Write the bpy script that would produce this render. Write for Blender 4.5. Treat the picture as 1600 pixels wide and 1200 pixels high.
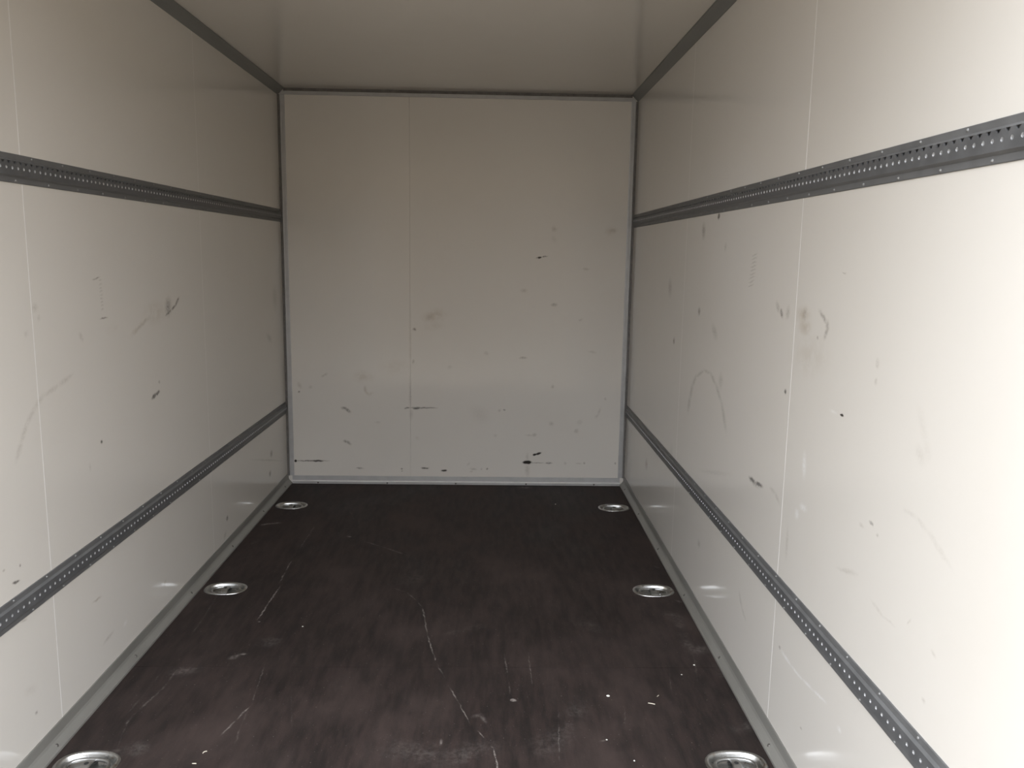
import bpy, bmesh, math, random
import numpy as np
from mathutils import Vector, Matrix, noise
from mathutils.geometry import tessellate_polygon

random.seed(7)
for o in list(bpy.data.objects):
    bpy.data.objects.remove(o)
scene = bpy.context.scene
COL = scene.collection

# ------------------------------------------------------------------ camera
cam_data = bpy.data.cameras.new('camera')
cam = bpy.data.objects.new('camera', cam_data)
COL.objects.link(cam)
cam_data.sensor_width = 36.0
cam_data.lens = 1283.99 / 1600.0 * 36.0
cam_data.clip_start = 0.02
PITCH, YAW, ROLL = 0.1579, 0.0270, 0.0158
fw = Vector((math.sin(YAW) * math.cos(PITCH), math.cos(YAW) * math.cos(PITCH), -math.sin(PITCH)))
r0 = Vector((math.cos(YAW), -math.sin(YAW), 0))
u0 = r0.cross(fw)
rt = math.cos(ROLL) * r0 + math.sin(ROLL) * u0
up = -math.sin(ROLL) * r0 + math.cos(ROLL) * u0
cam.matrix_world = Matrix(((rt.x, up.x, -fw.x, 0.153), (rt.y, up.y, -fw.y, 0.0),
                           (rt.z, up.z, -fw.z, 1.0938), (0, 0, 0, 1)))
scene.camera = cam

# ------------------------------------------------------------------ overcast daylight, exposure
world = bpy.data.worlds.new('overcast_sky')
scene.world = world
world.use_nodes = True
bg = world.node_tree.nodes['Background']
wt = world.node_tree                                   # standard overcast sky: zenith three times the horizon
tcw = wt.nodes.new('ShaderNodeTexCoord')
sepw = wt.nodes.new('ShaderNodeSeparateXYZ')
wt.links.new(tcw.outputs['Generated'], sepw.inputs[0])
mr = wt.nodes.new('ShaderNodeMapRange')
mr.inputs['From Min'].default_value = 0.0
mr.inputs['From Max'].default_value = 1.0
mr.inputs['To Min'].default_value = 1.0 / 3.0
mr.inputs['To Max'].default_value = 1.0
wt.links.new(sepw.outputs[2], mr.inputs['Value'])
bg.inputs['Color'].default_value = (0.925, 0.967, 1.035, 1)
wt.links.new(mr.outputs[0], bg.inputs['Strength'])
scene.view_settings.view_transform = 'Standard'
scene.view_settings.look = 'None'
scene.view_settings.gamma = 1.0
scene.view_settings.use_curve_mapping = False
scene.view_settings.exposure = 3.34

# ------------------------------------------------------------------ dimensions of the box body
HX = 0.80            # half the inside width
YB = 3.8073          # inside face of the front bulkhead
YO = 0.82            # rear opening
H = 1.7983           # inside height
TH = 0.020           # panel thickness
GROUND_Z = -0.55

# wear on each surface: (u, v, angle, half length, half width, strength, softness, tone)
RIGHT_WALL_MARKS = [
    (2.377,1.207,-1.77,0.0092,0.0115,0.90,0.3,'d'), (2.538,1.170,-1.97,0.0264,0.0211,0.50,0.8,'d'), (2.291,1.119,-2.31,0.0101,0.0118,0.30,0.9,'d'), (2.977,0.980,-2.26,0.0336,0.0302,0.35,0.9,'d'),
    (2.543,0.924,-1.77,0.0125,0.0156,0.60,0.6,'d'), (2.356,0.879,-2.71,0.0353,0.0168,0.30,1.0,'d'), (2.874,0.796,-1.78,0.0121,0.0151,0.60,0.5,'d'), (1.816,0.971,-2.37,0.0129,0.0070,0.75,0.6,'d'),
    (1.843,0.983,-2.49,0.0184,0.0086,0.40,0.9,'d'), (1.690,0.976,3.13,0.0379,0.0173,0.50,1.0,'t'), (1.675,0.954,-3.14,0.0350,0.0200,0.50,1.0,'t'), (1.584,0.980,-2.66,0.0274,0.0057,0.55,0.8,'d'),
    (1.562,0.964,-1.76,0.0112,0.0090,0.55,0.8,'d'), (1.566,0.951,-1.04,0.0146,0.0077,0.55,0.8,'d'), (1.604,0.938,-1.76,0.0038,0.0048,0.50,0.5,'d'), (1.778,0.975,-1.34,0.0134,0.0112,0.40,1.0,'d'),
    (1.644,0.897,3.08,0.0980,0.0392,0.22,1.0,'t'), (1.681,0.979,-2.68,0.0115,0.0144,0.35,1.0,'d'), (2.613,0.619,1.98,0.0352,0.0181,0.33,0.8,'d'), (2.592,0.662,2.07,0.0380,0.0169,0.33,0.8,'d'),
    (2.558,0.703,2.45,0.0357,0.0114,0.33,0.8,'d'), (2.493,0.736,2.80,0.0510,0.0061,0.33,0.8,'d'), (2.412,0.753,3.10,0.0402,0.0051,0.33,0.8,'d'), (2.345,0.743,-2.78,0.0388,0.0093,0.33,0.8,'d'),
    (2.281,0.712,-2.61,0.0472,0.0110,0.33,0.8,'d'), (2.218,0.660,-2.30,0.0527,0.0136,0.33,0.8,'d'), (2.265,0.749,-2.23,0.0223,0.0227,0.25,1.0,'d'), (1.761,0.803,-1.76,0.0062,0.0078,0.85,0.4,'d'),
    (1.506,1.068,-3.03,0.0092,0.0018,0.35,0.7,'d'), (1.347,0.921,-1.75,0.0093,0.0068,0.30,0.8,'d'), (1.347,0.891,-1.75,0.0052,0.0057,0.35,0.8,'d'), (1.467,0.809,-3.09,0.0080,0.0027,1.00,0.2,'d'),
    (1.506,0.808,3.12,0.0187,0.0032,0.50,0.9,'w'), (1.942,0.552,3.11,0.0273,0.0069,0.85,0.5,'d'), (1.894,0.555,3.04,0.0302,0.0061,0.85,0.5,'d'), (1.922,0.549,-3.13,0.0346,0.0072,0.50,0.8,'d'),
    (1.799,0.568,-3.05,0.0214,0.0053,0.25,0.9,'d'), (1.767,0.560,-2.72,0.0203,0.0074,0.25,0.9,'d'), (1.626,0.673,-1.69,0.0280,0.0103,0.80,0.8,'w'), (1.615,0.586,3.06,0.0200,0.0076,0.80,0.8,'w'),
    (1.646,0.562,-1.76,0.0105,0.0108,0.80,0.7,'w'), (1.319,0.652,-2.79,0.0080,0.0035,0.70,0.5,'d'), (1.354,0.637,-3.03,0.0090,0.0037,0.25,0.9,'d'), (1.294,0.640,-1.75,0.0036,0.0045,0.35,0.7,'d'),
    (1.394,0.537,2.88,0.0391,0.0053,0.25,1.0,'d'), (1.199,0.709,3.12,0.0216,0.0045,0.14,1.0,'d'), (1.165,0.704,-2.85,0.0202,0.0054,0.14,1.0,'d'), (1.115,0.685,-2.72,0.0408,0.0057,0.14,1.0,'d'),
    (1.186,0.804,-2.50,0.0174,0.0110,0.14,1.0,'d'), (2.402,0.221,-1.77,0.0124,0.0155,0.35,0.9,'d'), (1.689,0.482,-1.59,0.0364,0.0074,0.22,0.9,'d'), (1.273,0.520,-2.94,0.0242,0.0034,0.18,0.9,'d'),
    (1.233,0.517,3.07,0.0211,0.0026,0.18,0.9,'d'), (1.173,0.544,2.21,0.0088,0.0024,0.25,0.9,'d'), (1.689,0.242,-1.76,0.0048,0.0060,0.60,0.5,'d'), (1.647,0.238,-3.09,0.0331,0.0049,0.80,0.7,'w'),
    (1.585,0.238,3.09,0.0354,0.0041,0.80,0.7,'w'), (1.526,0.244,3.00,0.0293,0.0036,0.80,0.7,'w'), (1.468,0.252,3.00,0.0336,0.0035,0.80,0.7,'w'), (1.373,0.241,3.06,0.0102,0.0053,0.70,0.8,'w'),
    (1.542,0.138,2.82,0.0063,0.0031,0.45,0.6,'d'), (1.975,0.226,-2.31,0.0264,0.0079,0.25,0.8,'d'), (1.944,0.203,-2.74,0.0234,0.0063,0.25,0.8,'d'), (3.835,1.235,-2.19,0.0341,0.0348,0.80,0.5,'d'),
    (3.274,0.245,-1.79,0.0228,0.0277,0.40,0.8,'d'), (2.277,0.480,2.91,0.1537,0.0073,0.14,1.0,'d'), (1.100,0.530,-2.97,0.0085,0.0035,0.20,0.9,'d'), (1.114,0.449,-2.72,0.0056,0.0035,0.30,0.8,'d'),
    (1.188,0.849,-2.15,0.0329,0.0104,0.08,1.0,'d'), (1.169,0.816,-1.98,0.0194,0.0106,0.08,1.0,'d'), (2.836,0.395,-1.19,0.0369,0.0255,0.18,1.0,'d'), (2.030,1.099,3.00,0.0228,0.0022,0.33,0.7,'d'),
    (2.032,1.090,2.99,0.0229,0.0023,0.33,0.7,'d'), (2.034,1.080,2.99,0.0229,0.0023,0.33,0.7,'d'), (2.036,1.071,2.98,0.0230,0.0023,0.33,0.7,'d'), (2.038,1.062,2.98,0.0231,0.0023,0.33,0.7,'d'),
    (2.040,1.052,2.98,0.0232,0.0023,0.33,0.7,'d'), (2.042,1.043,2.97,0.0232,0.0023,0.33,0.7,'d'), (2.044,1.033,2.97,0.0233,0.0023,0.33,0.7,'d'), (2.045,1.024,2.96,0.0234,0.0023,0.33,0.7,'d'),
]
LEFT_WALL_MARKS = [
    (2.458,0.922,-1.95,0.0287,0.0255,0.60,0.8,'d'), (2.527,0.932,-2.53,0.0221,0.0069,0.75,0.5,'d'), (2.497,0.917,-2.80,0.0205,0.0052,0.75,0.5,'d'), (2.458,0.904,-2.85,0.0273,0.0049,0.75,0.5,'d'),
    (2.304,0.896,-2.95,0.0416,0.0082,0.40,0.9,'t'), (2.233,0.876,-2.79,0.0448,0.0092,0.40,0.9,'t'), (2.360,0.912,-0.01,0.0736,0.0309,0.30,1.0,'t'), (2.271,0.886,-2.80,0.0508,0.0058,0.25,0.9,'d'),
    (1.930,0.885,-0.90,0.0129,0.0072,0.30,0.9,'d'), (1.745,0.965,-1.41,0.0086,0.0108,0.25,1.0,'d'), (1.758,0.943,-1.14,0.0070,0.0068,0.20,1.0,'d'), (1.706,0.915,-1.71,0.0074,0.0093,0.20,1.0,'d'),
    (1.848,0.797,-2.91,0.0332,0.0068,0.24,0.9,'d'), (1.787,0.784,-2.96,0.0388,0.0064,0.24,0.9,'d'), (1.734,0.768,-2.64,0.0268,0.0076,0.24,0.9,'d'), (1.699,0.744,-2.46,0.0265,0.0082,0.24,0.9,'d'),
    (1.671,0.715,-2.19,0.0261,0.0089,0.24,0.9,'d'), (1.648,0.683,-2.19,0.0257,0.0088,0.24,0.9,'d'), (2.349,0.682,-2.99,0.0162,0.0062,0.85,0.4,'d'), (2.323,0.677,-2.92,0.0189,0.0066,0.85,0.4,'d'),
    (2.364,0.711,-1.70,0.0055,0.0069,0.50,0.6,'d'), (1.997,0.620,-1.70,0.0052,0.0058,0.90,0.3,'d'), (3.549,0.717,-0.40,0.0430,0.0160,0.30,1.0,'d'), (3.663,0.881,-1.26,0.0533,0.0406,0.20,1.0,'d'),
    (1.601,0.422,-0.14,0.0126,0.0039,0.85,0.4,'d'), (1.619,0.450,-1.24,0.0038,0.0038,0.60,0.5,'d'), (1.564,0.461,-0.09,0.0053,0.0028,0.40,0.7,'d'), (1.922,0.243,-0.05,0.0227,0.0040,0.40,0.7,'t'),
    (1.922,0.243,-0.05,0.0223,0.0030,0.25,0.7,'d'), (2.329,0.114,-2.43,0.0104,0.0092,0.55,0.7,'t'), (2.271,0.131,-0.32,0.0350,0.0037,0.60,0.7,'w'), (2.334,0.107,-0.40,0.0374,0.0037,0.60,0.7,'w'),
    (2.908,0.122,-1.69,0.0102,0.0128,0.70,0.4,'d'), (2.876,0.068,-2.55,0.0185,0.0123,0.30,0.8,'d'), (3.527,0.211,-1.69,0.0168,0.0210,0.50,0.6,'d'), (3.464,0.198,-0.26,0.2417,0.0041,0.25,0.8,'d'),
    (1.617,0.331,-0.19,0.0116,0.0033,0.40,0.7,'d'), (1.969,0.122,-3.03,0.0304,0.0051,0.30,0.8,'d'), (1.634,0.116,-1.71,0.0039,0.0049,0.60,0.5,'d'), (1.621,0.175,-0.32,0.0235,0.0113,0.12,1.0,'d'),
    (2.063,0.115,0.39,0.0116,0.0082,0.50,0.8,'w'), (3.496,0.129,-1.69,0.0146,0.0182,0.60,0.6,'d'), (2.023,1.018,0.16,0.0194,0.0026,0.55,0.5,'d'), (2.048,0.920,-0.00,0.0211,0.0024,0.60,0.5,'d'),
    (1.932,0.573,-1.33,0.0106,0.0057,0.20,0.9,'d'), (2.094,0.888,0.07,0.0358,0.0151,0.12,1.0,'t'), (2.042,1.012,0.06,0.0092,0.0023,0.27,0.6,'d'), (2.042,1.003,0.06,0.0090,0.0023,0.27,0.6,'d'),
    (2.042,0.994,0.05,0.0089,0.0023,0.27,0.6,'d'), (2.043,0.986,0.05,0.0087,0.0024,0.27,0.6,'d'), (2.043,0.977,0.05,0.0086,0.0024,0.27,0.6,'d'), (2.043,0.968,0.05,0.0084,0.0024,0.27,0.6,'d'),
    (2.044,0.960,0.05,0.0083,0.0024,0.27,0.6,'d'), (2.044,0.951,0.04,0.0081,0.0024,0.27,0.6,'d'), (2.044,0.942,0.04,0.0079,0.0024,0.27,0.6,'d'),
]
BACK_WALL_MARKS = [
    (-0.529,0.363,-0.32,0.0148,0.0077,0.70,0.6,'d'), (-0.512,0.352,-0.71,0.0170,0.0077,0.70,0.6,'d'), (-0.526,0.204,-0.24,0.0116,0.0078,0.60,0.6,'d'), (-0.512,0.197,-0.69,0.0150,0.0078,0.60,0.6,'d'),
    (-0.236,0.367,0.19,0.0150,0.0040,0.70,0.3,'d'), (-0.161,0.369,0.00,0.0658,0.0040,0.70,0.3,'d'), (-0.192,0.367,0.05,0.0189,0.0069,0.85,0.4,'d'), (-0.217,0.337,-1.64,0.0262,0.0090,0.25,1.0,'d'),
    (-0.690,0.108,0.01,0.0825,0.0034,0.80,0.4,'d'), (-0.763,0.107,0.01,0.0062,0.0078,1.00,0.3,'d'), (-0.659,0.108,0.01,0.0333,0.0047,0.90,0.3,'d'), (-0.779,0.106,0.01,0.0037,0.0047,0.60,0.4,'d'),
    (-0.461,0.074,-0.08,0.0196,0.0041,0.60,0.5,'d'), (-0.263,0.073,-1.48,0.0039,0.0049,0.70,0.4,'d'), (-0.261,0.062,-1.26,0.0032,0.0040,0.55,0.4,'d'), (-0.152,0.077,0.03,0.0199,0.0047,0.85,0.4,'d'),
    (-0.062,0.066,0.03,0.0155,0.0050,1.00,0.3,'d'), (-0.626,0.516,0.60,0.0096,0.0059,0.30,0.8,'d'), (-0.614,0.522,0.39,0.0123,0.0059,0.30,0.8,'d'), (-0.739,0.439,-1.60,0.0051,0.0059,0.70,0.4,'d'),
    (-0.735,0.470,-1.13,0.0165,0.0091,0.30,0.9,'d'), (-0.685,0.463,-1.00,0.0085,0.0091,0.25,0.9,'d'), (-0.431,0.455,-1.46,0.0174,0.0075,0.35,0.9,'t'), (-0.421,0.435,-0.70,0.0169,0.0076,0.35,0.9,'t'),
    (-0.404,0.434,0.69,0.0150,0.0075,0.35,0.9,'t'), (-0.438,0.512,-0.07,0.0453,0.0272,0.30,1.0,'t'), (-0.430,0.453,-1.37,0.0160,0.0060,0.25,0.9,'d'), (-0.220,0.676,-1.57,0.1662,0.0059,0.25,0.9,'t'),
    (-0.221,0.436,-1.57,0.0782,0.0060,0.30,0.9,'d'), (-0.374,0.298,-0.12,0.0142,0.0062,0.20,0.9,'d'), (0.334,0.110,0.01,0.0224,0.0094,1.00,0.2,'d'), (0.381,0.108,-0.01,0.0347,0.0031,0.60,0.5,'d'),
    (0.436,0.107,-0.00,0.0169,0.0047,0.70,0.5,'d'), (0.334,0.136,-1.55,0.0220,0.0092,0.25,1.0,'d'), (0.336,0.070,-1.55,0.0326,0.0122,0.30,1.0,'d'), (0.370,0.148,0.23,0.0110,0.0056,1.00,0.3,'d'),
    (0.387,0.153,0.36,0.0153,0.0056,1.00,0.3,'d'), (0.340,0.242,-0.04,0.0181,0.0040,0.35,0.8,'d'), (0.366,0.244,0.18,0.0120,0.0078,0.40,0.9,'d'), (0.445,0.299,-0.37,0.0120,0.0107,0.35,1.0,'d'),
    (0.565,0.265,-0.78,0.0108,0.0122,0.35,1.0,'d'), (0.579,0.308,0.81,0.0151,0.0124,0.20,1.0,'d'), (0.221,0.363,-1.56,0.0043,0.0054,0.70,0.4,'d'), (0.199,0.360,-0.78,0.0061,0.0076,0.35,0.8,'d'),
    (0.446,0.477,-1.55,0.0087,0.0075,0.40,0.9,'d'), (0.055,0.099,0.81,0.0109,0.0062,0.25,0.9,'d'), (0.078,0.075,-0.13,0.0186,0.0047,0.40,0.7,'d'), (0.116,0.075,0.01,0.0047,0.0047,0.35,0.7,'d'),
    (0.144,0.076,0.01,0.0045,0.0057,0.70,0.4,'d'), (0.067,0.063,0.26,0.0079,0.0047,0.30,0.7,'d'), (0.515,0.107,0.26,0.0063,0.0079,0.30,0.9,'d'), (0.581,0.107,0.01,0.0151,0.0038,0.35,0.8,'d'),
    (0.606,0.108,0.15,0.0065,0.0054,0.50,0.6,'d'), (0.755,0.109,0.01,0.0043,0.0054,0.60,0.5,'d'), (0.671,0.360,-1.83,0.0203,0.0061,0.25,0.9,'d'), (0.660,0.339,-2.44,0.0140,0.0062,0.25,0.9,'d'),
    (0.698,0.421,-0.96,0.0077,0.0060,0.30,0.8,'d'), (0.370,1.075,0.14,0.0143,0.0035,0.70,0.4,'d'), (0.395,1.080,0.23,0.0160,0.0035,0.70,0.4,'d'), (0.374,1.076,0.17,0.0092,0.0049,1.00,0.3,'d'),
    (0.437,1.206,-0.87,0.0133,0.0116,0.35,1.0,'d'), (0.438,1.159,-1.08,0.0170,0.0116,0.15,1.0,'d'), (0.698,1.202,0.22,0.0280,0.0202,0.30,1.0,'t'), (0.707,1.202,-0.11,0.0149,0.0086,0.25,1.0,'d'),
    (0.588,1.027,-0.05,0.0154,0.0058,0.35,0.9,'d'), (0.304,0.924,0.01,0.0164,0.0088,0.30,1.0,'d'), (0.445,0.861,0.01,0.0150,0.0089,0.50,0.8,'d'), (0.306,0.612,0.01,0.0186,0.0060,0.50,0.7,'d'),
    (0.133,0.631,-0.37,0.0112,0.0090,0.25,1.0,'d'), (-0.107,0.801,0.27,0.0563,0.0295,0.40,1.0,'t'), (-0.131,0.794,0.79,0.0209,0.0117,0.25,1.0,'d'), (-0.199,0.739,-0.23,0.0087,0.0075,0.70,0.6,'d'),
    (-0.205,0.588,-1.57,0.0111,0.0059,0.40,0.8,'d'), (0.629,0.643,-0.14,0.0219,0.0060,0.25,0.9,'d'), (0.569,0.792,0.34,0.0115,0.0060,0.25,0.9,'d'), (-0.116,0.756,0.08,0.0488,0.0207,0.20,1.0,'t'),
    (-0.283,0.561,0.09,0.0713,0.0331,0.15,1.0,'t'), (-0.037,0.564,0.56,0.0119,0.0090,0.20,1.0,'d'), (0.107,0.340,-0.64,0.0508,0.0367,0.12,1.0,'d'), (-0.188,0.223,-0.65,0.0108,0.0093,0.20,1.0,'t'),
    (0.181,0.239,-2.88,0.0090,0.0077,0.20,1.0,'d'),
]
FLOOR_MARKS = [
    (-0.544,3.121,-1.57,0.0737,0.0032,0.35,0.5,'w'), (-0.545,2.994,-1.58,0.0579,0.0032,0.35,0.5,'w'), (-0.545,2.756,-1.54,0.0497,0.0030,0.60,0.5,'w'), (-0.541,2.661,-1.53,0.0493,0.0029,0.60,0.5,'w'),
    (-0.531,2.507,-1.59,0.0718,0.0032,0.80,0.4,'w'), (-0.533,2.386,-1.60,0.0542,0.0031,0.80,0.4,'w'), (-0.525,2.319,-0.71,0.0047,0.0042,0.70,0.4,'w'), (-0.386,3.065,-0.64,0.0113,0.0069,0.70,0.4,'w'),
    (-0.273,2.977,-0.65,0.0592,0.0051,0.40,0.6,'w'), (-0.187,2.908,-0.71,0.0582,0.0048,0.40,0.6,'w'), (-0.130,2.553,-0.59,0.0258,0.0042,0.35,0.6,'w'), (-0.091,2.506,-1.03,0.0423,0.0028,0.35,0.6,'w'),
    (-0.060,2.445,-1.20,0.0296,0.0023,0.35,0.6,'w'), (-0.042,2.379,-1.39,0.0429,0.0024,0.75,0.5,'w'), (-0.028,2.292,-1.43,0.0483,0.0023,0.75,0.5,'w'), (-0.006,2.175,-1.35,0.0739,0.0022,0.75,0.5,'w'),
    (0.012,2.095,-1.31,0.0107,0.0022,0.75,0.5,'w'), (0.031,2.033,-1.23,0.0347,0.0022,0.50,0.6,'w'), (0.072,1.912,-1.24,0.0413,0.0021,0.65,0.5,'w'), (0.099,1.833,-1.25,0.0455,0.0020,0.65,0.5,'w'),
    (0.141,1.740,-1.04,0.0171,0.0023,0.60,0.5,'w'), (0.167,1.690,-1.10,0.0102,0.0022,0.40,0.6,'w'), (0.173,1.664,-1.45,0.0192,0.0021,0.90,0.4,'w'), (0.177,1.628,-1.50,0.0207,0.0021,0.90,0.4,'w'),
    (-0.741,3.204,0.45,0.0251,0.0089,0.70,0.4,'w'), (-0.706,3.217,0.24,0.0250,0.0090,0.70,0.4,'w'), (-0.437,3.404,-1.50,0.0291,0.0034,0.30,0.7,'w'), (-0.419,3.327,-1.26,0.0556,0.0034,0.30,0.7,'w'),
    (-0.526,2.110,0.66,0.0153,0.0091,0.60,0.8,'w'), (-0.513,2.119,0.56,0.0135,0.0094,0.60,0.8,'w'), (-0.466,2.193,0.43,0.0349,0.0321,0.22,1.0,'w'), (-0.727,2.997,1.29,0.0250,0.0089,0.25,0.9,'w'),
    (-0.660,2.004,-1.55,0.0364,0.0030,0.40,0.7,'w'), (-0.660,1.951,-1.61,0.0208,0.0031,0.40,0.7,'w'), (-0.672,1.873,-1.75,0.0623,0.0034,0.40,0.7,'w'), (-0.682,1.794,-1.55,0.0219,0.0027,0.40,0.7,'w'),
    (-0.676,1.751,-1.36,0.0250,0.0023,0.40,0.7,'w'), (-0.666,1.708,-1.34,0.0228,0.0022,0.40,0.7,'w'), (-0.432,1.998,-1.47,0.0668,0.0021,0.35,0.6,'w'), (-0.422,1.899,-1.45,0.0357,0.0020,0.35,0.6,'w'),
    (-0.427,1.829,-1.82,0.0305,0.0029,0.70,0.5,'w'), (-0.441,1.771,-1.82,0.0329,0.0028,0.70,0.5,'w'), (-0.639,2.028,0.24,0.0369,0.0249,0.25,1.0,'w'), (-0.624,1.680,0.43,0.0326,0.0289,0.28,1.0,'w'),
    (-0.534,2.101,0.32,0.0155,0.0113,0.40,0.9,'w'), (-0.417,1.804,-1.53,0.0368,0.0025,0.25,0.8,'w'), (-0.412,1.739,-1.46,0.0320,0.0023,0.25,0.8,'w'), (-0.319,1.856,-1.33,0.0740,0.0022,0.20,0.9,'w'),
    (0.205,2.054,-1.51,0.0637,0.0023,0.35,0.7,'w'), (0.211,1.954,-1.51,0.0393,0.0022,0.35,0.7,'w'), (0.320,1.732,-1.65,0.1043,0.0019,0.40,0.6,'w'), (0.269,2.044,-1.55,0.0843,0.0019,0.35,0.6,'w'),
    (0.219,1.887,-0.44,0.0091,0.0063,0.90,0.4,'w'), (0.132,1.817,0.43,0.0155,0.0078,0.30,0.9,'w'), (0.147,1.803,-1.23,0.0222,0.0050,0.30,0.9,'w'), (0.051,1.708,1.50,0.0124,0.0037,0.60,0.7,'w'),
    (-0.021,1.673,1.53,0.0365,0.0029,0.20,0.9,'w'), (0.726,2.358,-1.27,0.0399,0.0236,0.22,1.0,'w'), (0.728,2.273,-1.65,0.0741,0.0160,0.22,1.0,'w'), (0.726,2.176,-1.47,0.0474,0.0180,0.22,1.0,'w'),
    (0.752,2.153,0.48,0.0417,0.0242,0.22,1.0,'w'), (0.760,1.776,0.64,0.0355,0.0246,0.28,1.0,'w'), (0.779,2.028,-1.35,0.0422,0.0214,0.22,1.0,'w'), (0.765,2.478,-0.64,0.0141,0.0057,0.50,0.6,'w'),
    (0.078,2.267,0.50,0.0546,0.0152,0.14,1.0,'w'), (0.130,2.292,0.32,0.0253,0.0163,0.14,1.0,'w'), (0.451,2.306,-0.89,0.0562,0.0275,0.14,1.0,'w'), (0.418,1.714,0.43,0.0130,0.0029,0.40,0.6,'w'),
    (0.485,1.810,-1.71,0.0380,0.0018,0.30,0.7,'w'), (0.323,3.761,0.03,0.0349,0.0215,0.50,0.8,'w'), (-0.102,2.661,-0.85,0.0589,0.0736,0.10,1.0,'w'), (0.356,1.802,-1.93,0.0949,0.0319,0.14,1.0,'w'),
    (0.299,1.709,-2.47,0.0679,0.0406,0.14,1.0,'w'), (0.005,1.667,-0.27,0.0987,0.0449,0.16,1.0,'w'), (0.112,1.667,0.40,0.0771,0.0453,0.16,1.0,'w'), (0.631,1.981,-1.73,0.0827,0.0021,0.20,0.8,'w'),
    (0.717,2.064,-1.73,0.0717,0.0026,0.15,0.8,'w'), (0.639,2.532,1.46,0.1550,0.0042,0.15,0.9,'w'), (0.752,2.769,-1.06,0.0161,0.0068,0.30,0.8,'w'), (-0.695,1.969,-1.58,0.0602,0.0026,0.20,0.8,'w'),
    (-0.697,1.861,-1.61,0.0516,0.0025,0.20,0.8,'w'), (-0.704,2.427,-1.50,0.0836,0.0025,0.22,0.7,'w'), (-0.696,2.293,-1.54,0.0542,0.0025,0.22,0.7,'w'),
]

# ------------------------------------------------------------------ helpers
def link(o, parent=None):
    COL.objects.link(o)
    if parent is not None:
        o.parent = parent
    return o


def mesh_obj(name, verts, faces, mat, parent=None, smooth=False, fix=True, face_mats=None):
    me = bpy.data.meshes.new(name)
    me.from_pydata([tuple(v) for v in verts], [], faces)
    mats = mat if isinstance(mat, (list, tuple)) else [mat]
    for m in mats:
        me.materials.append(m)
    if face_mats:
        me.polygons.foreach_set('material_index', face_mats)
    if fix:
        bm = bmesh.new()
        bm.from_mesh(me)
        bmesh.ops.recalc_face_normals(bm, faces=bm.faces)
        bm.to_mesh(me)
        bm.free()
    if smooth:
        for p in me.polygons:
            p.use_smooth = True
    me.update()
    return link(bpy.data.objects.new(name, me), parent)


def inst(name, me, loc, parent, rot=None):
    o = bpy.data.objects.new(name, me)
    o.location = loc
    if rot:
        o.rotation_euler = rot
    return link(o, parent)


def box_data(x0, x1, y0, y1, z0, z1):
    v = [(x, y, z) for x in (x0, x1) for y in (y0, y1) for z in (z0, z1)]
    f = [(0, 1, 3, 2), (4, 6, 7, 5), (0, 4, 5, 1), (2, 3, 7, 6), (0, 2, 6, 4), (1, 5, 7, 3)]
    return v, f


def box(name, b, mat, parent=None, bevel=0.0):
    v, f = box_data(*b)
    o = mesh_obj(name, v, f, mat, parent)
    if bevel:
        bm = bmesh.new()
        bm.from_mesh(o.data)
        bmesh.ops.bevel(bm, geom=list(bm.edges), offset=bevel, segments=2, profile=0.5, affect='EDGES')
        bm.to_mesh(o.data)
        bm.free()
    return o


def extrude(name, profile, to3d, s0, s1, mat, parent=None):
    """closed profile (a, b) swept along one axis; to3d(a, b, s) gives the point"""
    n = len(profile)
    v = [to3d(a, b, s0) for a, b in profile] + [to3d(a, b, s1) for a, b in profile]
    f = [(i, (i + 1) % n, n + (i + 1) % n, n + i) for i in range(n)]
    f += [tuple(range(n)), tuple(range(n, 2 * n))]
    return mesh_obj(name, v, f, mat, parent)


def lathe_data(profile, n):
    """(r, z) pairs from the centre out; closed at the centre"""
    v, f = [], []
    for r, z in profile:
        for k in range(n):
            a = 2 * math.pi * k / n
            v.append((r * math.cos(a), r * math.sin(a), z))
    for j in range(len(profile) - 1):
        for k in range(n):
            a, b = j * n + k, j * n + (k + 1) % n
            f.append((a, b, b + n, a + n))
    f.append(tuple(range(n)))
    return v, f


def structure(o, label=None):
    o['kind'] = 'structure'
    if label:
        o['label'] = label
    return o


def tag(o, label, cat, group=None):
    o['label'] = label
    o['category'] = cat
    if group:
        o['group'] = group
    return o


def empty(name, loc):
    o = bpy.data.objects.new(name, None)
    o.empty_display_size = 0.05
    o.location = loc
    return link(o)


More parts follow.
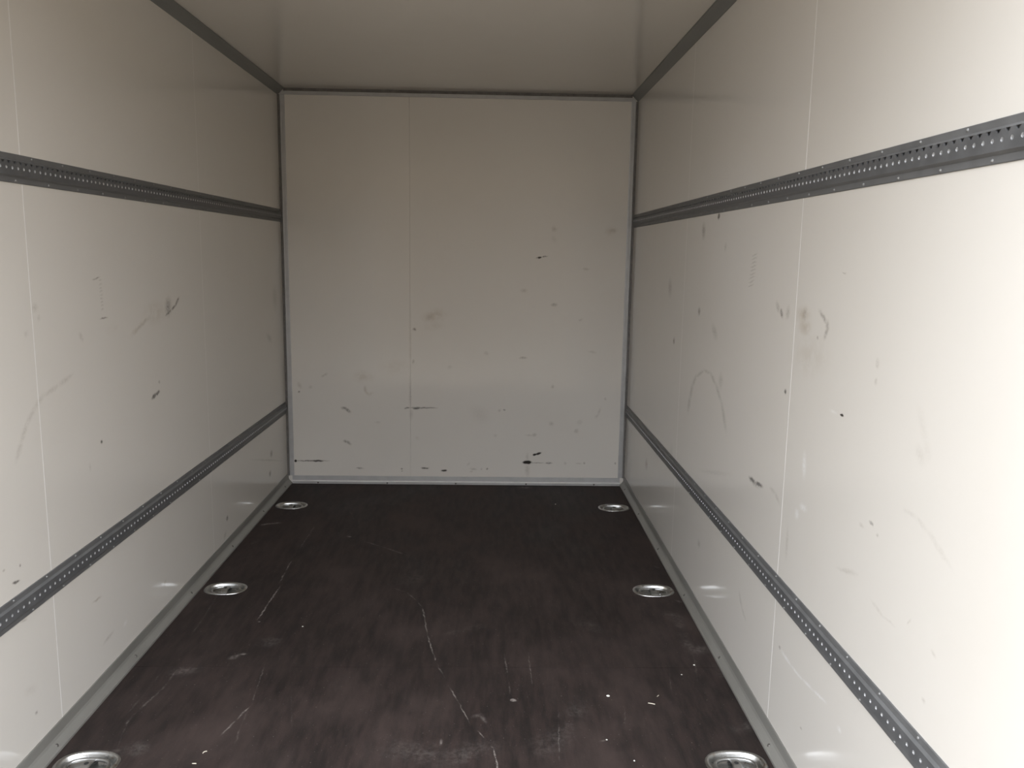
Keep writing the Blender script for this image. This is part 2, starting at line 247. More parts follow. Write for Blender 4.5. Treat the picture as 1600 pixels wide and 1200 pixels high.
# ------------------------------------------------------------------ materials
class Nodes:
    def __init__(self, name):
        self.mat = bpy.data.materials.new(name)
        self.mat.use_nodes = True
        self.t = self.mat.node_tree
        self.bsdf = self.t.nodes['Principled BSDF']

    def new(self, kind, **kw):
        n = self.t.nodes.new(kind)
        for k, v in kw.items():
            setattr(n, k, v)
        return n

    def link(self, a, b):
        self.t.links.new(a, b)

    def noise(self, vec, scale, detail=3.0, rough=0.55, stretch=None):
        if stretch:
            m = self.new('ShaderNodeMapping')
            m.inputs['Scale'].default_value = stretch
            self.link(vec, m.inputs['Vector'])
            vec = m.outputs[0]
        n = self.new('ShaderNodeTexNoise')
        n.inputs['Scale'].default_value = scale
        n.inputs['Detail'].default_value = detail
        n.inputs['Roughness'].default_value = rough
        self.link(vec, n.inputs['Vector'])
        return n

    def ramp(self, val, lo, hi, a=0.0, b=1.0):
        n = self.new('ShaderNodeMapRange', interpolation_type='SMOOTHSTEP')
        n.inputs['From Min'].default_value = lo
        n.inputs['From Max'].default_value = hi
        n.inputs['To Min'].default_value = a
        n.inputs['To Max'].default_value = b
        self.link(val, n.inputs['Value'])
        return n.outputs['Result']

    def math(self, op, a, b):
        n = self.new('ShaderNodeMath', operation=op)
        for i, x in enumerate((a, b)):
            if isinstance(x, (int, float)):
                n.inputs[i].default_value = x
            else:
                self.link(x, n.inputs[i])
        return n.outputs[0]

    def mix(self, fac, a, b):
        n = self.new('ShaderNodeMix', data_type='RGBA')
        if isinstance(fac, (int, float)):
            n.inputs[0].default_value = fac
        else:
            self.link(fac, n.inputs[0])
        for i, x in ((6, a), (7, b)):
            if isinstance(x, (tuple, list)):
                n.inputs[i].default_value = (*x, 1)
            else:
                self.link(x, n.inputs[i])
        return n.outputs[2]

    def bump(self, height, strength, dist):
        n = self.new('ShaderNodeBump')
        n.inputs['Strength'].default_value = strength
        n.inputs['Distance'].default_value = dist
        self.link(height, n.inputs['Height'])
        self.link(n.outputs[0], self.bsdf.inputs['Normal'])

    def set(self, **kw):
        for k, v in kw.items():
            s = self.bsdf.inputs[k]
            if isinstance(v, (int, float)):
                s.default_value = v
            elif isinstance(v, tuple):
                s.default_value = (*v, 1) if len(v) == 3 else v
            else:
                self.link(v, s)


def plane_coords(N, axes):
    """(u, v, 0) of the surface in metres, plus the raw 3D coordinate"""
    tc = N.new('ShaderNodeTexCoord')
    sep = N.new('ShaderNodeSeparateXYZ')
    N.link(tc.outputs['Object'], sep.inputs[0])
    com = N.new('ShaderNodeCombineXYZ')
    N.link(sep.outputs[axes[0]], com.inputs[0])
    N.link(sep.outputs[axes[1]], com.inputs[1])
    return com.outputs[0], tc.outputs['Object']


def wear_masks(N):
    """dark, tan and white wear painted on the panel's own finely divided face"""
    at = N.new('ShaderNodeAttribute', attribute_name='wear')
    sep = N.new('ShaderNodeSeparateColor')
    N.link(at.outputs['Color'], sep.inputs[0])
    return {'d': sep.outputs[0], 't': sep.outputs[1], 'w': sep.outputs[2]}


def wear_at(pts, marks):
    """wear (dark, tan, white) at each (u, v); edges wobble with a little noise"""
    P = np.array(pts)
    wob = np.array([noise.noise_vector(Vector((x * 70.0, y * 70.0, 0.3)))[:2] for x, y in pts]) * 0.0022
    Q = P + wob
    out = np.zeros((len(pts), 4), dtype=np.float32)
    out[:, 3] = 1.0
    ch = {'d': 0, 't': 1, 'w': 2}
    for (u, v, ang, hl, hw, s, soft, tone) in marks:
        R = math.hypot(hl, hw) * 1.6 + 0.004
        idx = np.nonzero((abs(Q[:, 0] - u) < R) & (abs(Q[:, 1] - v) < R))[0]
        if not len(idx):
            continue
        d = Q[idx] - (u, v)
        a = (d[:, 0] * math.cos(ang) + d[:, 1] * math.sin(ang)) / (hl * 1.1)
        b = (-d[:, 0] * math.sin(ang) + d[:, 1] * math.cos(ang)) / (hw * 1.1)
        lo, hi = max(0.0, 0.85 - soft), 1.1 + 0.25 * soft
        t = np.clip((np.hypot(a, b) - lo) / (hi - lo), 0, 1)
        m = s * (1 - t * t * (3 - 2 * t))
        c = ch[tone]
        out[idx, c] = np.maximum(out[idx, c], m)
    return out


def quad_cells(u0, u1, v0, v1, marks):
    """rectangles covering (u0..u1, v0..v1), small where a mark lies"""
    cells = []
    nu, nv = max(1, round((u1 - u0) / 0.25)), max(1, round((v1 - v0) / 0.25))
    stack = [(u0 + (u1 - u0) * i / nu, u0 + (u1 - u0) * (i + 1) / nu, v0 + (v1 - v0) * j / nv, v0 + (v1 - v0) * (j + 1) / nv, marks)
             for i in range(nu) for j in range(nv)]
    while stack:
        a, b, c, d, ms = stack.pop()
        size = max(b - a, d - c)
        cu, cv, h = (a + b) / 2, (c + d) / 2, size * 0.71
        near, split = [], False
        for m in ms:
            du, dv = cu - m[0], cv - m[1]
            x = abs(du * math.cos(m[2]) + dv * math.sin(m[2]))
            y = abs(-du * math.sin(m[2]) + dv * math.cos(m[2]))
            if x < m[3] * 1.5 + h + 0.003 and y < m[4] * 1.5 + h + 0.003:
                near.append(m)
                if size > min(0.008, max(0.0011, m[4] * 0.42)):
                    split = True
        if split:
            mu, mv = cu, cv
            stack += [(a, mu, c, mv, near), (mu, b, c, mv, near), (a, mu, mv, d, near), (mu, b, mv, d, near)]
        else:
            cells.append((a, b, c, d))
    return cells


def worn_face(rects, marks, extra=()):
    """points (u, v) and faces for a flat face split into cells, plus ready-made extra polygons"""
    index, pts, faces = {}, [], []

    def vid(u, v):
        k = (round(u, 6), round(v, 6))
        if k not in index:
            index[k] = len(pts)
            pts.append(k)
        return index[k]
    for r in rects:
        for a, b, c, d in quad_cells(*r, marks):
            faces.append((vid(a, c), vid(b, c), vid(b, d), vid(a, d)))
    for poly in extra:
        faces.append(tuple(vid(u, v) for u, v in poly))
    return pts, faces


def worn_panel(name, pts, faces, to3d, shell, mat, parent, marks, face_normal):
    """panel whose show face carries the wear; shell = (verts, faces) of its other sides"""
    n = len(pts)
    p, q, r = (Vector(to3d(*pts[i])) for i in faces[0][:3])
    if (q - p).cross(r - p).dot(Vector(face_normal)) < 0:
        faces = [tuple(reversed(f)) for f in faces]
    verts = [to3d(u, v) for u, v in pts] + list(shell[0])
    faces = list(faces) + [tuple(i + n for i in f) for f in shell[1]]
    o = mesh_obj(name, verts, faces, mat, parent, fix=False)
    at = o.data.attributes.new('wear', 'FLOAT_COLOR', 'POINT')
    col = np.zeros((len(verts), 4), dtype=np.float32)
    col[:n] = wear_at(pts, marks)
    at.data.foreach_set('color', col.ravel())
    return o


def open_box(b, skip):
    """box without the face whose outward axis is skip, e.g. ('x', 1)"""
    v, f = box_data(*b)
    bm_faces = {('x', -1): f[0], ('x', 1): f[1], ('y', -1): f[2], ('y', 1): f[3], ('z', -1): f[4], ('z', 1): f[5]}
    return v, [g for k, g in bm_faces.items() if k != skip]


def panel_material(name, axes, white=(0.65, 0.617, 0.565)):
    N = Nodes(name)
    uv, co = plane_coords(N, axes)
    acc = wear_masks(N)
    grit = N.ramp(N.noise(uv, 160.0, 4.0, 0.7).outputs['Fac'], 0.30, 0.62, 0.25, 1.0)
    blotch = N.ramp(N.noise(uv, 28.0, 3.0, 0.6).outputs['Fac'], 0.32, 0.62, 0.15, 1.0)
    grime = N.ramp(N.noise(uv, 2.3, 4.0, 0.6).outputs['Fac'], 0.45, 0.75, 0.0, 0.10)
    col = N.mix(grime, white, (0.55, 0.505, 0.435))
    col = N.mix(N.math('MULTIPLY', acc['t'], blotch), col, (0.40, 0.325, 0.235))
    solid = N.math('MAXIMUM', grit, N.ramp(acc['d'], 0.55, 0.95))
    tone = N.mix(N.ramp(acc['d'], 0.25, 0.75), (0.16, 0.118, 0.078), (0.030, 0.025, 0.021))
    col = N.mix(N.math('MULTIPLY', acc['d'], solid), col, tone)
    col = N.mix(N.math('MULTIPLY', acc['w'], grit), col, (0.80, 0.79, 0.77))
    N.set(**{'Base Color': col, 'Roughness': N.ramp(N.noise(uv, 9.0, 3.0).outputs['Fac'], 0.3, 0.7, 0.10, 0.14),
             'Specular IOR Level': 0.5})
    N.bump(N.noise(co, 5.0, 2.0).outputs['Fac'], 0.012, 0.01)
    return N.mat


def floor_material():
    N = Nodes('phenolic_plywood_brown')
    uv, co = plane_coords(N, (0, 1))
    acc = wear_masks(N)
    grain = N.noise(uv, 14.0, 4.0, 0.65, stretch=(3.0, 0.55, 1.0)).outputs['Fac']
    patch = N.noise(uv, 2.6, 5.0, 0.62, stretch=(1.3, 0.8, 1.0)).outputs['Fac']
    col = N.mix(N.ramp(grain, 0.3, 0.7), (0.0178, 0.0140, 0.0128), (0.035, 0.0247, 0.0222))
    col = N.mix(N.ramp(patch, 0.42, 0.72, 0.0, 0.7), col, (0.062, 0.045, 0.040))
    dust = N.noise(uv, 70.0, 5.0, 0.75).outputs['Fac']
    specks = N.ramp(N.noise(uv, 210.0, 1.0, 0.5).outputs['Fac'], 0.735, 0.78, 0.0, 0.30)
    col = N.mix(specks, col, (0.30, 0.27, 0.25))
    sc = N.math('MULTIPLY', acc['w'], N.ramp(dust, 0.36, 0.62, 0.12, 1.0))
    veil = N.ramp(N.noise(uv, 17.0, 4.0, 0.65).outputs['Fac'], 0.38, 0.62, 0.1, 1.0)
    sc = N.math('MULTIPLY', sc, N.math('MAXIMUM', veil, N.ramp(acc['w'], 0.3, 0.55)))
    col = N.mix(sc, col, (0.27, 0.24, 0.22))
    N.set(**{'Base Color': col, 'Roughness': N.ramp(patch, 0.3, 0.7, 0.58, 0.72), 'Specular IOR Level': 0.20})
    N.bump(N.noise(co, 260.0, 2.0).outputs['Fac'], 0.10, 0.002)
    return N.mat


def metal(name, base, metallic, rough, var=0.12, scale=40.0, stain=None, stretch=(1, 1, 1)):
    N = Nodes(name)
    tc = N.new('ShaderNodeTexCoord')
    nz = N.noise(tc.outputs['Object'], scale, 4.0, 0.6, stretch=stretch).outputs['Fac']
    col = N.mix(N.ramp(nz, 0.3, 0.7), tuple(c * (1 - var) for c in base), tuple(min(1, c * (1 + var)) for c in base))
    if stain:
        s = N.ramp(N.noise(tc.outputs['Object'], 26.0, 4.0, 0.7).outputs['Fac'], 0.56, 0.70, 0.0, 0.75)
        col = N.mix(s, col, stain)
    N.set(**{'Base Color': col, 'Metallic': metallic,
             'Roughness': N.ramp(nz, 0.2, 0.8, rough * 0.85, min(1.0, rough * 1.15))})
    return N.mat


M_RIGHT = panel_material('gelcoat_white_right', (1, 2))
M_LEFT = panel_material('gelcoat_white_left', (1, 2))
M_BACK = panel_material('gelcoat_white_back', (0, 2))
M_CEIL = panel_material('gelcoat_white_roof', (0, 1))
M_FLOOR = floor_material()
M_EDGE = metal('white_joint_sealant', (0.71, 0.69, 0.66), 0.0, 0.45, 0.03)
M_SKIN = metal('outer_skin_white', (0.72, 0.72, 0.71), 0.0, 0.4, 0.04, 3.0)
M_DARKJOINT = metal('dark_grey_joint', (0.13, 0.12, 0.11), 0.0, 0.6, 0.2)  # dark grey of the strips at the roof and corner joints
M_ANOD = metal('mill_finish_grey_aluminium', (0.255, 0.247, 0.225), 0.35, 0.46, 0.10, 18.0, stretch=(1, 0.15, 1))
M_COVE = metal('grey_cove_profile', (0.20, 0.20, 0.19), 0.3, 0.5, 0.08, 18.0, stretch=(1, 0.15, 1))
M_CORNER = metal('satin_aluminium', (0.41, 0.405, 0.40), 0.3, 0.45, 0.06, 22.0)
M_RAIL = metal('galvanised_rail_grey', (0.128, 0.128, 0.127), 0.12, 0.52, 0.10, 30.0)
M_FACE = metal('punched_face_grey', (0.104, 0.105, 0.106), 0.15, 0.5, 0.14, 30.0)  # punched face slightly darker grey than the flange
M_LIP = metal('pale_lip', (0.80, 0.80, 0.78), 0.2, 0.35, 0.05)  # ledge lip in a much paler grey than the trim
M_HOLE = metal('punched_edge_glint', (0.42, 0.42, 0.42), 0.5, 0.35, 0.05)  # brighter grey puts the daylight glint into the hole walls
M_BLACK = metal('near_black', (0.02, 0.02, 0.02), 0.0, 0.8, 0.1)
M_SCREW = metal('zinc_screw', (0.22, 0.22, 0.215), 0.3, 0.45, 0.1, 80.0)
M_DSCREW = metal('weathered_screw', (0.12, 0.11, 0.10), 0.5, 0.5, 0.2, 80.0)
M_ZINC = metal('zinc_plated_steel', (0.50, 0.50, 0.49), 1.0, 0.30, 0.08, 40.0, stain=(0.36, 0.29, 0.23))
M_ZINC2 = metal('worn_steel_ring', (0.44, 0.44, 0.43), 1.0, 0.36, 0.08, 50.0)
M_CRUMB = metal('pale_crumb', (0.75, 0.73, 0.69), 0.0, 0.8, 0.1, 200.0)
M_STRAW = metal('straw_bit', (0.66, 0.60, 0.50), 0.0, 0.8, 0.15, 200.0)
M_ADDED_WALL = metal('brown_added_wall', (0.22, 0.178, 0.132), 0.0, 0.9, 0.12, 1.5)
M_GROUND = metal('pale_brown_paving', (0.195, 0.163, 0.123), 0.0, 0.9, 0.15, 2.0)

# ------------------------------------------------------------------ ground outside the open rear end
g = mesh_obj('ground', [(-25, -25, GROUND_Z), (25, -25, GROUND_Z), (25, 25, GROUND_Z), (-25, 25, GROUND_Z)],
             [(0, 1, 2, 3)], M_GROUND)
structure(g, 'pale brown paved ground outside the open rear')
# unseen wall added behind the open end to keep low sky off the load space
yw = box('wall_sky_block', (-2.4, 14.0, -6.3, -6.0, GROUND_Z, 2.75), M_ADDED_WALL)
structure(yw, 'long brown unseen wall added behind the trailer to block the low sky')

# ------------------------------------------------------------------ room shell
SEAMS = [YO, 1.732, 2.757, YB + TH]
for side, sx, mat, marks in (('left', -1, M_LEFT, LEFT_WALL_MARKS), ('right', 1, M_RIGHT, RIGHT_WALL_MARKS)):
    xi, xo = sx * HX, sx * (HX + TH)
    xs = sx * (HX + TH + 0.006)
    w = box('wall_' + side, (min(xo, xs), max(xo, xs), YO, YB + TH + 0.006, -0.035, H + TH + 0.006), M_SKIN)
    structure(w, 'white smooth panelled side wall on the ' + side + ' with grey rails')
    for i in range(3):
        y0, y1 = SEAMS[i] + (0.0006 if i else 0), SEAMS[i + 1] - 0.0006
        pts, fcs = worn_face([(y0, y1, -0.018, H + TH)], marks)
        worn_panel('panel', pts, fcs, lambda u, v: (xi, u, v),
                   open_box((min(xi, xo), max(xi, xo), y0, y1, -0.018, H + TH), ('x', -sx)), mat, w, marks, (-sx, 0, 0))
    for y, wd, pr in ((SEAMS[1], 0.0011, 0.0003), (SEAMS[2], 0.0006, 0.0)):
        box('joint_bead', (min(xi - sx * pr, xo), max(xi - sx * pr, xo), y - wd, y + wd, -0.017, H + TH - 0.001), M_EDGE, w)

w = box('wall_back', (-HX - TH, HX + TH, YB + TH, YB + TH + 0.006, -0.035, H + TH + 0.006), M_SKIN)
structure(w, 'white panelled front bulkhead with black scuff streaks near the floor')
XS = -0.2195
for x0, x1 in ((-HX, XS - 0.0003), (XS + 0.0003, HX)):
    pts, fcs = worn_face([(x0, x1, -0.018, H + TH)], BACK_WALL_MARKS)
    worn_panel('panel', pts, fcs, lambda u, v: (u, YB, v),
               open_box((x0, x1, YB, YB + TH, -0.018, H + TH), ('y', -1)), M_BACK, w, BACK_WALL_MARKS, (0, -1, 0))

c = box('ceiling', (-HX - TH, HX + TH, YO, YB + TH, H, H + TH), M_CEIL)
structure(c, 'plain glossy off-white roof panel')

# floor: subframe slab with two plywood boards cut out round the lashing points
fl = box('floor', (-HX, HX, YO, YB, -0.040, -0.024), M_BLACK)
structure(fl, 'dark brown coated plywood load floor with pale scratches')
RING_X = 0.700
RING_Y = (1.628, 2.560, 3.452)
RA, RB, RN = 0.068, 0.0485, 2.35


def oval(a, b, n, cx=0.0, cy=0.0, e=RN):
    pts = []
    for k in range(n):
        t = 2 * math.pi * k / n
        ct, st = math.cos(t), math.sin(t)
        pts.append((cx + a * math.copysign(abs(ct) ** (2 / e), ct), cy + b * math.copysign(abs(st) ** (2 / e), st)))
    return pts


def floor_board(y0, y1):
    ys = [y for y in RING_Y if y0 < y < y1]
    rx, ry = RA + 0.006, RB + 0.006
    cuts_x = [-HX, -RING_X - rx, -RING_X + rx, RING_X - rx, RING_X + rx, HX]
    cuts_y = [y0] + [c for y in ys for c in (y - ry, y + ry)] + [y1]
    rects, extra, shell_v, shell_f = [], [], [], []
    for i in range(5):
        for j in range(len(cuts_y) - 1):
            if i in (1, 3) and j % 2 == 1:
                cx, cy = (-RING_X if i == 1 else RING_X), ys[j // 2]
                hole = oval(RA - 0.008, RB - 0.008, 40, cx, cy)
                rect = [(cuts_x[i], cuts_y[j]), (cuts_x[i + 1], cuts_y[j]), (cuts_x[i + 1], cuts_y[j + 1]), (cuts_x[i], cuts_y[j + 1])]
                loops = [rect, hole[::-1]]
                flat = [p for l in loops for p in l]
                for t in tessellate_polygon([[Vector((x, y, 0)) for x, y in l] for l in loops]):
                    tri = [flat[k] for k in t]
                    (ax, ay), (bx, by), (qx, qy) = tri
                    extra.append(tri if (bx - ax) * (qy - ay) - (by - ay) * (qx - ax) > 0 else tri[::-1])
                k = len(shell_v)
                shell_v += [(x, y, 0.0) for x, y in hole] + [(x, y, -0.018) for x, y in hole]
                shell_f += [(k + a, k + 40 + a, k + 40 + (a + 1) % 40, k + (a + 1) % 40) for a in range(40)]
            else:
                rects.append((cuts_x[i], cuts_x[i + 1], cuts_y[j], cuts_y[j + 1]))
    bv, bf = box_data(-HX, HX, y0, y1, -0.018, 0.0)
    k = len(shell_v)
    shell_v += bv
    shell_f += [tuple(k + a for a in g) for g in bf[:4]]
    pts, fcs = worn_face(rects, FLOOR_MARKS, extra)
    worn_panel('board', pts, fcs, lambda u, v: (u, v, 0.0), (shell_v, shell_f), M_FLOOR, fl, FLOOR_MARKS, (0, 0, 1))


floor_board(YO, 2.0490)
floor_board(2.0498, YB)

# ------------------------------------------------------------------ trims
v, f = lathe_data([(0.0001, 0.0016), (0.0025, 0.0014), (0.0042, 0.0), (0.0042, -0.001)], 12)
SCREW_ME = mesh_obj('tmp', v, f, M_DSCREW, smooth=True).data
v, f = lathe_data([(0.0001, 0.0022), (0.0016, 0.0019), (0.0026, 0.0006), (0.0027, -0.001)], 10)
RSCREW_ME = mesh_obj('tmp', v, f, M_SCREW, smooth=True).data
for o in [o for o in bpy.data.objects if o.name.startswith('tmp')]:
    bpy.data.objects.remove(o)

BASE_PROFILE = [(0.0, 0.0), (0.0, 0.0475), (0.0022, 0.0475), (0.0030, 0.0445), (0.0040, 0.0240), (0.0065, 0.0185),
                (0.0170, 0.0065), (0.0205, 0.0050), (0.0210, 0.0)]
for side, sx in (('left', -1), ('right', 1)):
    b = extrude('baseboard_' + side, BASE_PROFILE, lambda a, z, s: (sx * (HX - a), s, z), YO, YB - 0.004, M_ANOD)
    structure(b, 'grey metal angle along the foot of the ' + side + ' wall')
    for y in (0.86, 1.27, 1.68, 2.085, 2.50, 2.92, 3.335, 3.70):
        inst('screw', SCREW_ME, (sx * (HX - 0.0125), y, 0.0118), b, (0, -sx * math.radians(48.8), 0))

b = extrude('baseboard_back', [(0.0, 0.0), (0.0, 0.037), (0.0022, 0.037), (0.0032, 0.0355), (0.0038, 0.0120), (0.0105, 0.0112),
                               (0.0110, 0.0)],
            lambda a, z, s: (s, YB - a, z), -HX + 0.021, HX - 0.021, M_CORNER)
extrude('lip', [(0.0036, 0.0112), (0.0036, 0.0150), (0.0110, 0.0148), (0.0140, 0.0138), (0.0150, 0.0122), (0.0140, 0.0110)],
        lambda a, z, s: (s, YB - a, z), -HX + 0.021, HX - 0.021, M_LIP, b)
structure(b, 'pale grey metal angle along the foot of the back wall')
for x in (-0.657, -0.33, -0.005, 0.33, 0.655):
    inst('screw', SCREW_ME, (x, YB - 0.0108, 0.0055), b, (math.radians(90), 0, 0))

COVE = [(0.0, H), (0.0, H - 0.0290), (0.0020, H - 0.0290), (0.0030, H - 0.0275), (0.0142, H - 0.0166), (0.0148, H - 0.0172),
        (0.0162, H - 0.0158), (0.0156, H - 0.0152), (0.0275, H - 0.0030), (0.0300, H - 0.0020), (0.0300, H)]
for n, sx in ((1, -1), (2, 1)):
    t = extrude('trim_%d' % n, COVE, lambda a, z, s: (sx * (HX - a), s, z), YO, YB - 0.001, M_COVE)
    structure(t, 'dark grey cove profile between roof and ' + ('left' if sx < 0 else 'right') + ' wall')

t = extrude('trim_3', [(0.0, H - 0.0285), (0.0030, H - 0.0285), (0.0040, H - 0.0270), (0.0040, H - 0.0135), (0.0, H - 0.0125)],
            lambda a, z, s: (s, YB - a, z), -HX + 0.010, HX - 0.010, M_CORNER)
structure(t, 'pale grey strip along the top of the back wall')
box('dark_joint', (-HX + 0.026, HX - 0.026, YB - 0.0022, YB, H - 0.0122, H), M_DARKJOINT, t)

for n, sx in ((4, -1), (5, 1)):
    t = extrude('trim_%d' % n, [(0.0085, 0.0), (0.0085, 0.0040), (0.0120, 0.0052), (0.0150, 0.0040), (0.0270, 0.0040),
                                (0.0300, 0.0030), (0.0300, 0.0)],
                lambda a, d, s: (sx * (HX - a), YB - d, s), 0.0375, H - 0.0290, M_CORNER)
    structure(t, 'pale grey upright corner strip at the ' + ('left' if sx < 0 else 'right') + ' of the back wall')
    x0, x1 = sorted((sx * HX, sx * (HX - 0.0085)))
    box('dark_joint', (x0, x1, YB - 0.0105, YB, 0.0380, H - 0.0292), M_DARKJOINT, t)

# ------------------------------------------------------------------ lashing rails
PITCH_HOLE = 0.0203
ZH = 0.0285          # half height of the flanged rail
PROUD = 0.0072       # how far the punched face stands off the wall
ZF = 0.0135          # half height of the punched face


def face_cell(scalloped):
    """one pitch of the punched face in (s, z): scalloped edge at +z, round hole in the middle"""
    p = PITCH_HOLE
    r = 0.0052
    notch = [(r * math.sin(a), ZF - r * math.cos(a)) for a in (0, 0.45, 0.9, 1.25, 1.571)]
    if not scalloped:
        notch = [(0.0, ZF)]
    top = notch + [(p - x, z) for x, z in reversed(notch)]           # s from 0 to p
    outer = [(0, -ZF), (p, -ZF)] + top[::-1]
    hole = [(p / 2 + 0.0033 * math.cos(2 * math.pi * k / 12), 0.0033 * math.sin(2 * math.pi * k / 12)) for k in range(12)]
    return outer, hole, top


def lashing_rail(sx, zc, flip, y0, y1, phase, label, screw_phase):
    root = tag(empty('lashing_rail', (sx * HX, y0, zc)), label, 'rail', 'lashing rails along the side walls')
    fz = -1 if flip else 1

    def P(d, z, s):
        return (-sx * d, s, fz * z)

    L = y1 - y0
    extrude('flange_plate', [(0.0, -ZH), (0.0, ZH), (0.0016, ZH), (0.0024, ZH - 0.0010), (0.0024, -ZH + 0.0010), (0.0016, -ZH)],
            lambda a, z, s: P(a, z, s), 0.0, L, M_RAIL, root)
    outer, hole, top = face_cell(not flip)
    no, nh = len(outer), len(hole)
    tris = tessellate_polygon([[Vector((a, b, 0)) for a, b in outer], [Vector((a, b, 0)) for a, b in hole[::-1]]])
    flat = outer + hole[::-1]
    s = (phase - y0) % PITCH_HOLE - PITCH_HOLE / 2
    if s < 0:
        s += PITCH_HOLE
    verts, faces, fm = [], [], []
    start = s
    while s + PITCH_HOLE < L - 0.002:
        k = len(verts)
        verts += [P(PROUD, z, s + a) for a, z in flat]
        verts += [P(PROUD - 0.0024, z, s + a) for a, z in flat]
        n = len(flat)
        for t in tris:
            faces.append(tuple(k + i for i in t))
            fm.append(0)
            faces.append(tuple(k + n + i for i in reversed(t)))
            fm.append(0)
        for i in range(2, no - 1):                                   # thickness of the scalloped edge
            faces.append((k + i, k + i + 1, k + n + i + 1, k + n + i))
            fm.append(0)
        q = len(verts)                                               # the punched hole: tapering wall brightened for daylight on it, end in face grey
        hc = PITCH_HOLE / 2
        verts += [P(PROUD - 0.0041, z * 0.62, s + hc + (a - hc) * 0.62) for a, z in hole[::-1]]
        for i in range(nh):
            a, b = k + no + i, k + no + (i + 1) % nh
            faces.append((a, b, q + (i + 1) % nh, q + i))
            fm.append(1)
        faces.append(tuple(q + i for i in range(nh)))
        fm.append(2)
        s += PITCH_HOLE
    end = s
    body = mesh_obj('punched_face', verts, faces, [M_FACE, M_HOLE, M_FACE], root, fix=False, face_mats=fm)
    body.data.validate()
    extrude('shoulder', [(0.0020, -0.0172), (0.0030, -0.0176), (PROUD - 0.0012, -ZF - 0.0012), (PROUD, -ZF - 0.0001), (PROUD, -ZF),
                         (PROUD - 0.0024, -ZF + 0.0004), (0.0024, -0.0148)],
            lambda a, z, ss: P(a, z, ss), start, end, M_RAIL, root)
    extrude('shoulder', [(0.0020, 0.0172), (0.0030, 0.0176), (PROUD - 0.0012, ZF + 0.0012), (PROUD, ZF + 0.0001), (PROUD, ZF),
                         (PROUD - 0.0024, ZF - 0.0002), (0.0024, 0.0150)],
            lambda a, z, ss: P(a, z, ss), start, end, M_RAIL, root)
    for row, off in ((0.0238, screw_phase), (-0.0238, screw_phase + 0.060)):
        yy = off
        while yy - 0.124 > y0 + 0.02:
            yy -= 0.124
        while yy < y1 - 0.02:
            if yy > y0 + 0.012:
                inst('screw', RSCREW_ME, P(0.0024, row, yy - y0), root, (0, -sx * math.pi / 2, 0))
            yy += 0.124
    # plain end stop that closes the profile against the front corner
    box('end_stop', (min(-sx * 0.0024, -sx * 0.0068), max(-sx * 0.0024, -sx * 0.0068), end + 0.0005, end + 0.006, -ZF, ZF), M_BLACK, root)
    return root


ZU, ZL = 1.2447, 0.3655
Y1 = YB - 0.012
lashing_rail(-1, ZU, False, YO + 0.01, Y1, 1.527, 'upper grey punched lashing rail on the left wall, about head height', 1.15)
lashing_rail(1, ZU, False, YO + 0.01, Y1, 1.0125, 'upper grey punched lashing rail on the right wall, about head height', 1.1409)
lashing_rail(-1, ZL, True, YO + 0.01, Y1, 1.527, 'lower grey punched lashing rail on the left wall, below the scuffed panel', 1.40)
lashing_rail(1, ZL, True, YO + 0.01, Y1, 1.092, 'lower grey punched lashing rail on the right wall, near the floor', 1.1163 + 0.06)


# ------------------------------------------------------------------ recessed lashing points in the floor
def loops_mesh(name, rings, mat, parent, cap=True, smooth=True):
    n = len(rings[0])
    v = [p for r in rings for p in r]
    f = []
    for j in range(len(rings) - 1):
        for k in range(n):
            a, b = j * n + k, j * n + (k + 1) % n
            f.append((a, b, b + n, a + n))
    if cap:
        f.append(tuple((len(rings) - 1) * n + k for k in range(n)))
    return mesh_obj(name, v, f, mat, parent, smooth=smooth)


def tube_loop(name, pts, r, mat, parent, n=8):
    m = len(pts)
    v, f = [], []
    for i, p in enumerate(pts):
        t = (Vector(pts[(i + 1) % m]) - Vector(pts[i - 1])).normalized()
        side = t.cross(Vector((0, 0, 1))).normalized()
        upv = side.cross(t)
        for k in range(n):
            a = 2 * math.pi * k / n
            v.append(Vector(p) + r * (math.cos(a) * side + math.sin(a) * upv))
    for i in range(m):
        for k in range(n):
            a, b = i * n + k, i * n + (k + 1) % n
            c, d = ((i + 1) % m) * n + k, ((i + 1) % m) * n + (k + 1) % n
            f.append((a, b, d, c))
    return mesh_obj(name, v, f, mat, parent, smooth=True)


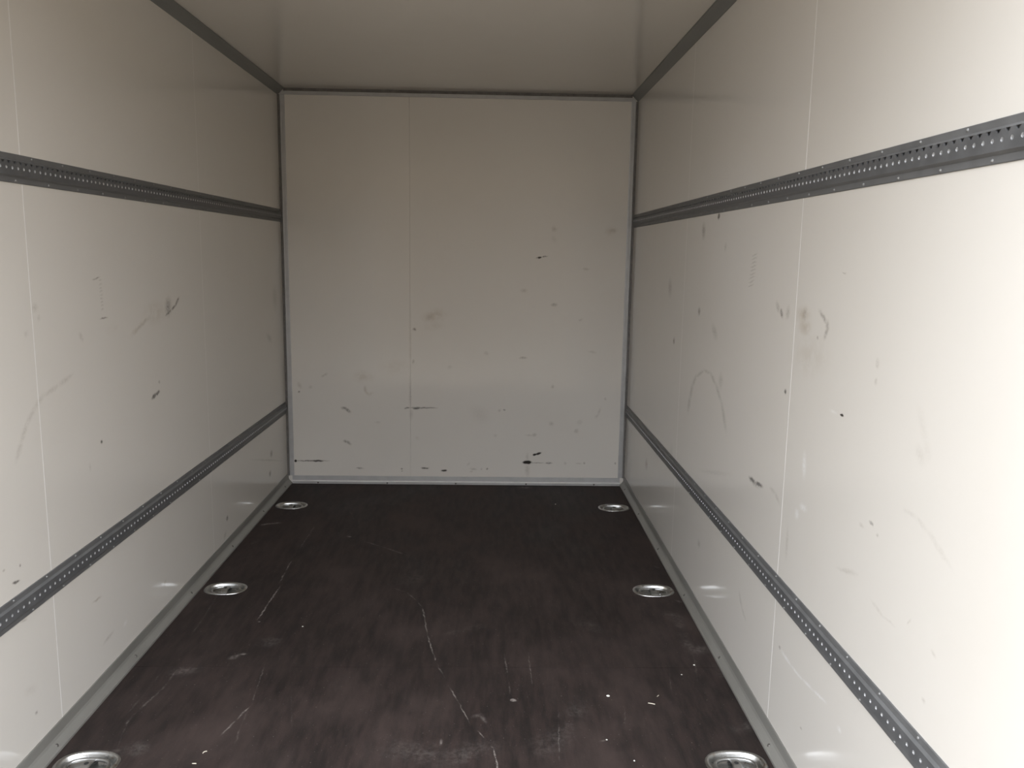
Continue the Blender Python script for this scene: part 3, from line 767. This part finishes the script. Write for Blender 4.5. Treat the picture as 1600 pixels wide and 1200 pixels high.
def lashing_point(x, y, label, flip):
    root = tag(empty('lashing_ring', (x, y, 0.0)), label, 'lashing ring', 'recessed lashing rings in the floor')
    sections = [(0.0, 0.0002), (0.0006, 0.0016), (0.0030, 0.0034), (0.0062, 0.0036), (0.0088, 0.0022), (0.0106, -0.0020),
                (0.0135, -0.0095), (0.0165, -0.0128), (0.0215, -0.0140), (0.0300, -0.0140)]
    loops_mesh('dish', [[(px, py, z) for px, py in oval(RA - t, RB - t, 48)] for t, z in sections], M_ZINC, root)
    # hinged ring folded down into the dish
    pts = []
    for px, py in oval(0.0445, 0.0255, 36, 0.0, 0.0, 2.6):
        pts.append((px, py, -0.0062 + 0.0012 * (py / 0.0255)))
    tube_loop('ring', pts, 0.0042, M_ZINC2, root)
    # saddle that clamps the ring, arched front to back
    arc = []
    for k in range(9):
        t = k / 8.0
        yy = -0.030 + 0.060 * t
        arc.append((yy, -0.0138 + 0.0150 * math.sin(math.pi * t) ** 0.55))
    hw, th = 0.0105, 0.0022
    v, f = [], []
    for yy, zz in arc:
        for xx, dz in ((-hw, 0), (-hw * 0.8, th), (hw * 0.8, th), (hw, 0)):
            v.append((xx, yy, zz + dz))
    for j in range(8):
        for k in range(4):
            a, b = j * 4 + k, j * 4 + (k + 1) % 4
            f.append((a, b, b + 4, a + 4))
    f += [(0, 1, 2, 3), (32, 33, 34, 35)]
    sd = mesh_obj('saddle', v, f, M_ZINC2, root)
    hv, hf = lathe_data([(0.0001, 0.0004), (0.0040, 0.0006), (0.0050, 0.0)], 14)
    hole = mesh_obj('bolt_hole_shade', hv, hf, M_BLACK, sd, smooth=True)  # black disc stands in for the shade inside a bolt hole
    hole.location = (0, 0, 0.0035)
    for s in (-1, 1):
        bv, bf = lathe_data([(0.0001, 0.0032), (0.0036, 0.0030), (0.0050, 0.0012), (0.0052, -0.001)], 12)
        b = mesh_obj('bolt', bv, bf, M_ZINC2, root, smooth=True)
        b.location = (s * 0.0240, 0.004 * flip, -0.0138)
    return root


where = {0: 'nearest the open end', 1: 'halfway along the load floor', 2: 'next to the back wall'}
for s, side in ((-1, 'left'), (1, 'right')):
    for i, y in enumerate(RING_Y):
        lashing_point(s * RING_X, y, 'oval recessed steel lashing ring by the %s wall, %s' % (side, where[i]), s)


# ------------------------------------------------------------------ crumbs and straw left on the floor
def crumb(x, y, r, label, flat=0.6):
    v, f = lathe_data([(0.0001, r * flat), (r * 0.6, r * flat * 0.85), (r, r * flat * 0.35), (r * 0.8, 0.0)], 9)
    v = [Vector(p) * (1.0 + random.uniform(-0.18, 0.18)) for p in v]
    v = [(p.x, p.y, max(0.0, p.z)) for p in v]
    o = mesh_obj('crumb', v, f, M_CRUMB)
    o.location = (x, y, 0.0)
    tag(o, label, 'debris', 'pale crumbs on the floor')


crumb(0.458, 1.906, 0.0046, 'white crumb lying on the brown floor, largest one')
crumb(0.714, 2.064, 0.0030, 'small white crumb beside the right floor angle')
crumb(0.668, 2.013, 0.0022, 'tiny pale crumb left of the crumb by the right floor angle')
crumb(0.478, 1.640, 0.0022, 'tiny pale crumb at the bottom edge right of centre')
crumb(0.4285, 1.7186, 0.0022, 'tiny pale crumb on a short scratch nearer than the largest white crumb')
crumb(0.448, 3.4986, 0.0030, 'tiny pale crumb on the dark floor before the back wall')
crumb(-0.3895, 2.2879, 0.0024, 'tiny pale crumb on the left half of the floor')


def straw(x, y, length, ang, label, bend=0.12):
    n, r = 6, 0.0011
    v, f = [], []
    for i in range(n):
        t = i / (n - 1) - 0.5
        cx, cy = t * length, bend * length * (0.25 - t * t)
        for k in range(6):
            a = 2 * math.pi * k / 6
            v.append((cx, cy + r * math.cos(a), r + r * math.sin(a)))
    for i in range(n - 1):
        for k in range(6):
            a, b = i * 6 + k, i * 6 + (k + 1) % 6
            f.append((a, b, b + 6, a + 6))
    f += [tuple(range(6)), tuple(range((n - 1) * 6, n * 6))]
    o = mesh_obj('straw', v, f, M_STRAW, smooth=True)
    o.location = (x, y, 0.0)
    o.rotation_euler = (0, 0, ang)
    tag(o, label, 'debris', 'bits of straw on the floor')


straw(0.5605, 1.8699, 0.017, -0.35, 'thin pale straw bit lying right of the largest white crumb')
straw(0.5835, 1.9055, 0.008, 0.9, 'very short pale straw bit behind the longer straw bit')
straw(-0.4728, 1.630, 0.009, 0.0, 'short white straw bit at the bottom edge of the floor')
straw(-0.464, 1.6706, 0.010, 0.9, 'small curled pale fibre right of the near left lashing ring', 0.9)
